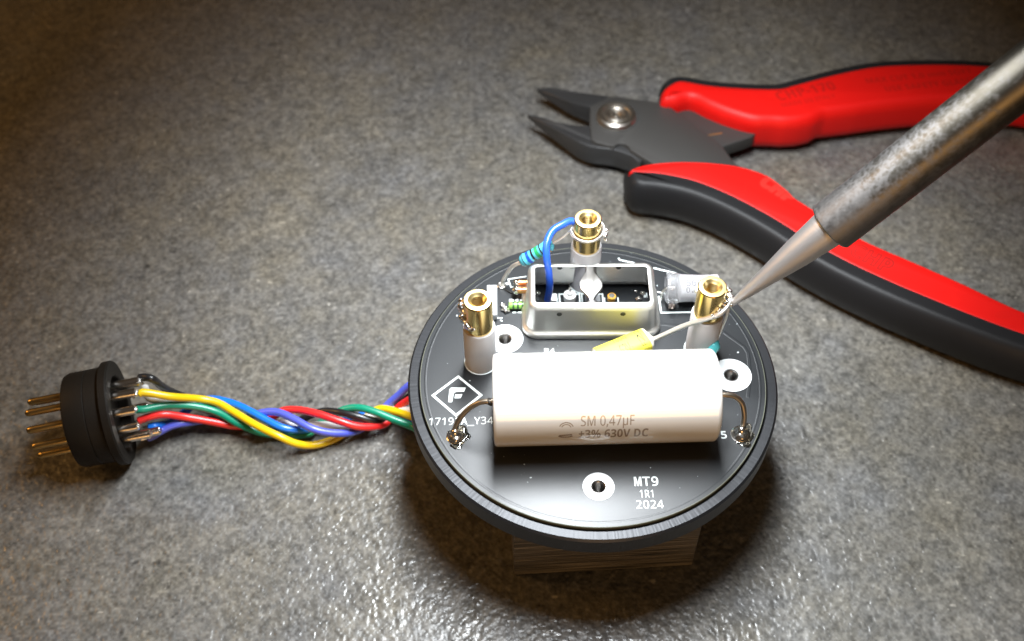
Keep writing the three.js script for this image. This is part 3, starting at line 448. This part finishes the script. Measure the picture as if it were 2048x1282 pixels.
  const print = (x0, z0, w, h, draw) => canvasTexture(2048, 1024, (c) => { c.fillStyle = '#d4110c'; c.fillRect(0, 0, 2048, 1024); const k = 2048 / w; let q = 3; const r = () => { q = (Math.imul(q, 1664525) + 1013904223) | 0; return (q >>> 8) / 16777216; }; for (let i = 0; i < 260; i++) { c.fillStyle = `rgba(${r() < 0.5 ? '190,16,12' : '224,30,22'},0.16)`; c.beginPath(); c.ellipse(r() * 2048, r() * 1024, 6 + r() * 30, 4 + r() * 14, r() * 3, 0, 7); c.fill(); } draw(c, (s, x, z, rot, hgt, sx, col, outline) => { c.save(); c.translate((x - x0) * k, (z - z0) * k); c.rotate(rot); c.scale(sx, 1); c.font = `bold ${(hgt * k) / 0.72}px sans-serif`; c.fillStyle = c.strokeStyle = col; if (outline) { c.lineWidth = outline * k; c.lineJoin = 'round'; c.strokeText(s, 0, 0); } else c.fillText(s, 0, 0); c.restore(); }); });
  const boxA = [10, -70, 120, 60], boxB = [18, -106, 120, 60];
  const mapA = print(...boxA, (c, put) => { put('CHP', 54.2, -39.6, rad(39), 3.8, 0.85, 'rgba(140,22,18,0.75)', 0.5); put('CHP', 39.4, -60.2, rad(47), 3.4, 0.9, 'rgba(238,66,58,0.5)', 0.7); });
  const mapB = print(...boxB, (c, put) => { put('CHP-170', 48.0, -86.6, rad(-15), 3.0, 0.9, 'rgba(150,24,18,0.62)'); put('MADE IN ITALY', 48.5, -84.3, rad(-14), 1.4, 0.95, 'rgba(150,24,18,0.45)'); put('MAX CUT 1.0 mm SOFT', 69.2, -92.2, rad(-7), 1.8, 0.95, 'rgba(140,24,18,0.5)'); put('USE SAFETY GLASSES', 73.0, -89.2, rad(-7), 1.8, 0.95, 'rgba(140,24,18,0.5)'); });
  const over = (line, d, y0, y1, b, bt) => { let run = 0; const q = line.map((p, i) => { if (i) run += Math.hypot(p[0] - line[i - 1][0], p[1] - line[i - 1][1]); return Math.sqrt(1 - Math.max(0, 1 - run / 4.2) ** 2.2); }); const a = offset(line, -2.9 * Math.sign(d)), full = offset(line, d), o = line.map((p, i) => [p[0] + (full[i][0] - p[0]) * (0.12 + 0.88 * q[i]), p[1] + (full[i][1] - p[1]) * (0.12 + 0.88 * q[i])]); return prism(a.concat(o.reverse()), y0, y1, b, 8, [], bt); };
  const gripA = part('grip', flatUV(prism(outA.concat(inA.slice().reverse()), 2.0, 10.8, 0.6, 4), ...boxA), redM(mapA), t, 'front grip, red top with black outer side');
  part('rubber_side', over([[11.6, -64.1], [11.9, -64.1], [12.4, -64.1], [13.0, -64.05], [14, -64]].concat(outA.filter((p) => p[0] > 15)), 4.4, 0.9, 10.7, 2.2, 4.6), rubber, gripA);
  const outB = smooth([[21.6, -88.6], [22.0, -91.6], [23.4, -93.7], [26.3, -95.5], [32.6, -93.9], [38.9, -92.8], [49.3, -92.2], [52.3, -93.2], [62.8, -96.9], [73.1, -99.5], [83.1, -100.0], [92.9, -99.7], [101, -98.6], [110, -96], [120, -92], [130, -87]], 90);
  const inB = smooth([[22.6, -88.0], [25.2, -88.0], [28.5, -88.8], [32.0, -86.0], [36.4, -83.0], [40.6, -80.9], [42.4, -80.4]], 24).concat(smooth([[43.6, -80.3], [46.0, -80.2], [48.6, -79.9], [52.3, -80.1], [55.6, -81.0]], 16), smooth([[57.6, -82.6], [64.4, -83.6], [71.0, -84.8], [80.2, -86.0], [90, -86.6], [101, -86.2], [110, -84.0], [120, -80.4], [131, -76]], 40));
  const bodyB = prism(outB.concat(inB.slice().reverse()), 1.6, 10.8, 2.0, 6, [], 3.0);
  const gripB = part('grip', flatUV(bodyB, ...boxB), redM(mapB), t, 'rear grip, red with dark print on top');
  part('rubber_side', over([[22.4, -93.4], [23.0, -93.9]].concat(outB.filter((p) => p[0] > 24.5)), -2.5, 0.9, 10.3, 2.0, 4.4), rubber, gripB);
}

// ---------- soldering iron ----------
{
  const tip = v3([22.35, 38.1, -4.4]), cone = v3([34.9, 53.6, -7.15]), end = v3([58.2, 77.5, -11.7]);
  const ax = end.clone().sub(tip).normalize(), p = (d) => tip.clone().addScaledVector(ax, d).toArray(), Lc = cone.distanceTo(tip);
  const t = thing('soldering_iron', 'grey metal soldering iron tip and barrel touching the right brass post', 'soldering iron', tip.toArray());
  const N = 1024;
  // oxide crust near the tip end, wiped metal further up; u goes round the barrel, v along 120 mm of it
  const crust = field(N, [[8, 0.5, 36], [24, 0.7, 110], [50, 0.9, 240], [100, 0.8, 480]], 211), brush = field(N, [[10, 0.5, 20], [160, 1, 14], [300, 0.8, 30], [90, 0.7, 430]], 231);
  const along = (i) => 1 - Math.floor(i / N) / N, wear = (i) => Math.max(0, Math.min(1, (crust[i] * 0.8 + 1.5 - along(i) * 5.5) * 0.9));
  const map = texture(N, (i, c) => { const k = wear(i), v = 96 + crust[i] * 6 * k + brush[i] * 4 + k * 18; c[0] = v; c[1] = v * (0.955 + 0.03 * k); c[2] = v * (0.87 + 0.105 * k); }, true);
  const rough = texture(N, (i, c) => { const k = wear(i); c[0] = c[1] = c[2] = 96 + k * 34 + brush[i] * 5 + crust[i] * 22 * k; }, false), bump = texture(N, (i, c) => { const k = wear(i); c[0] = c[1] = c[2] = 128 + crust[i] * 28 * k + brush[i] * 4; }, false);
  const worn = M({ map, metalness: 0.95, roughness: 1, roughnessMap: rough, bumpMap: bump, bumpScale: 0.00007 });
  const pit = texture(512, (() => { const q = field(512, [[30, 1], [70, 0.8], [180, 0.6]], 251); return (i, c) => { c[0] = c[1] = c[2] = 128 + 60 * q[i]; }; })(), false);
  const tipM = M({ color: C(0.5, 0.48, 0.47), metalness: 0.9, roughness: 0.46, bumpMap: pit, bumpScale: 0.00004 });
  part('tip', turned([[0, -0.25], [0.3, -0.15], [0.5, 0.15], [0.95, 3], [1.55, 7.6], [2.35, 13.2], [2.92, Lc - 1.5], [3.0, Lc - 0.4], [3.0, Lc + 2.6]], p(0), p(1), 64, 0.5), tipM, t);
  const R = 4.06, prof = [[3.15, Lc + 2.5], [3.3, Lc + 0.1], [3.45, Lc - 0.2], [3.85, Lc - 0.22], [R, Lc], [R + 0.02, Lc + 0.4]]; for (let k = 1; k < 20; k++) prof.push([R + 0.004 * k, Lc + 0.7 + k * 6]); prof.push([0, Lc + 121]);
  const g = lathe(prof, 96, 0.5), P = g.attributes.position, uv = g.attributes.uv; for (let i = 0; i < P.count; i++) uv.setY(i, 1 - (P.getY(i) - Lc) / 122);
  g.applyQuaternion(new THREE.Quaternion().setFromUnitVectors(V(0, 1, 0), ax)); g.translate(tip.x, tip.y, tip.z);
  part('barrel', g, worn, t);
}

renderer.render(scene, camera);
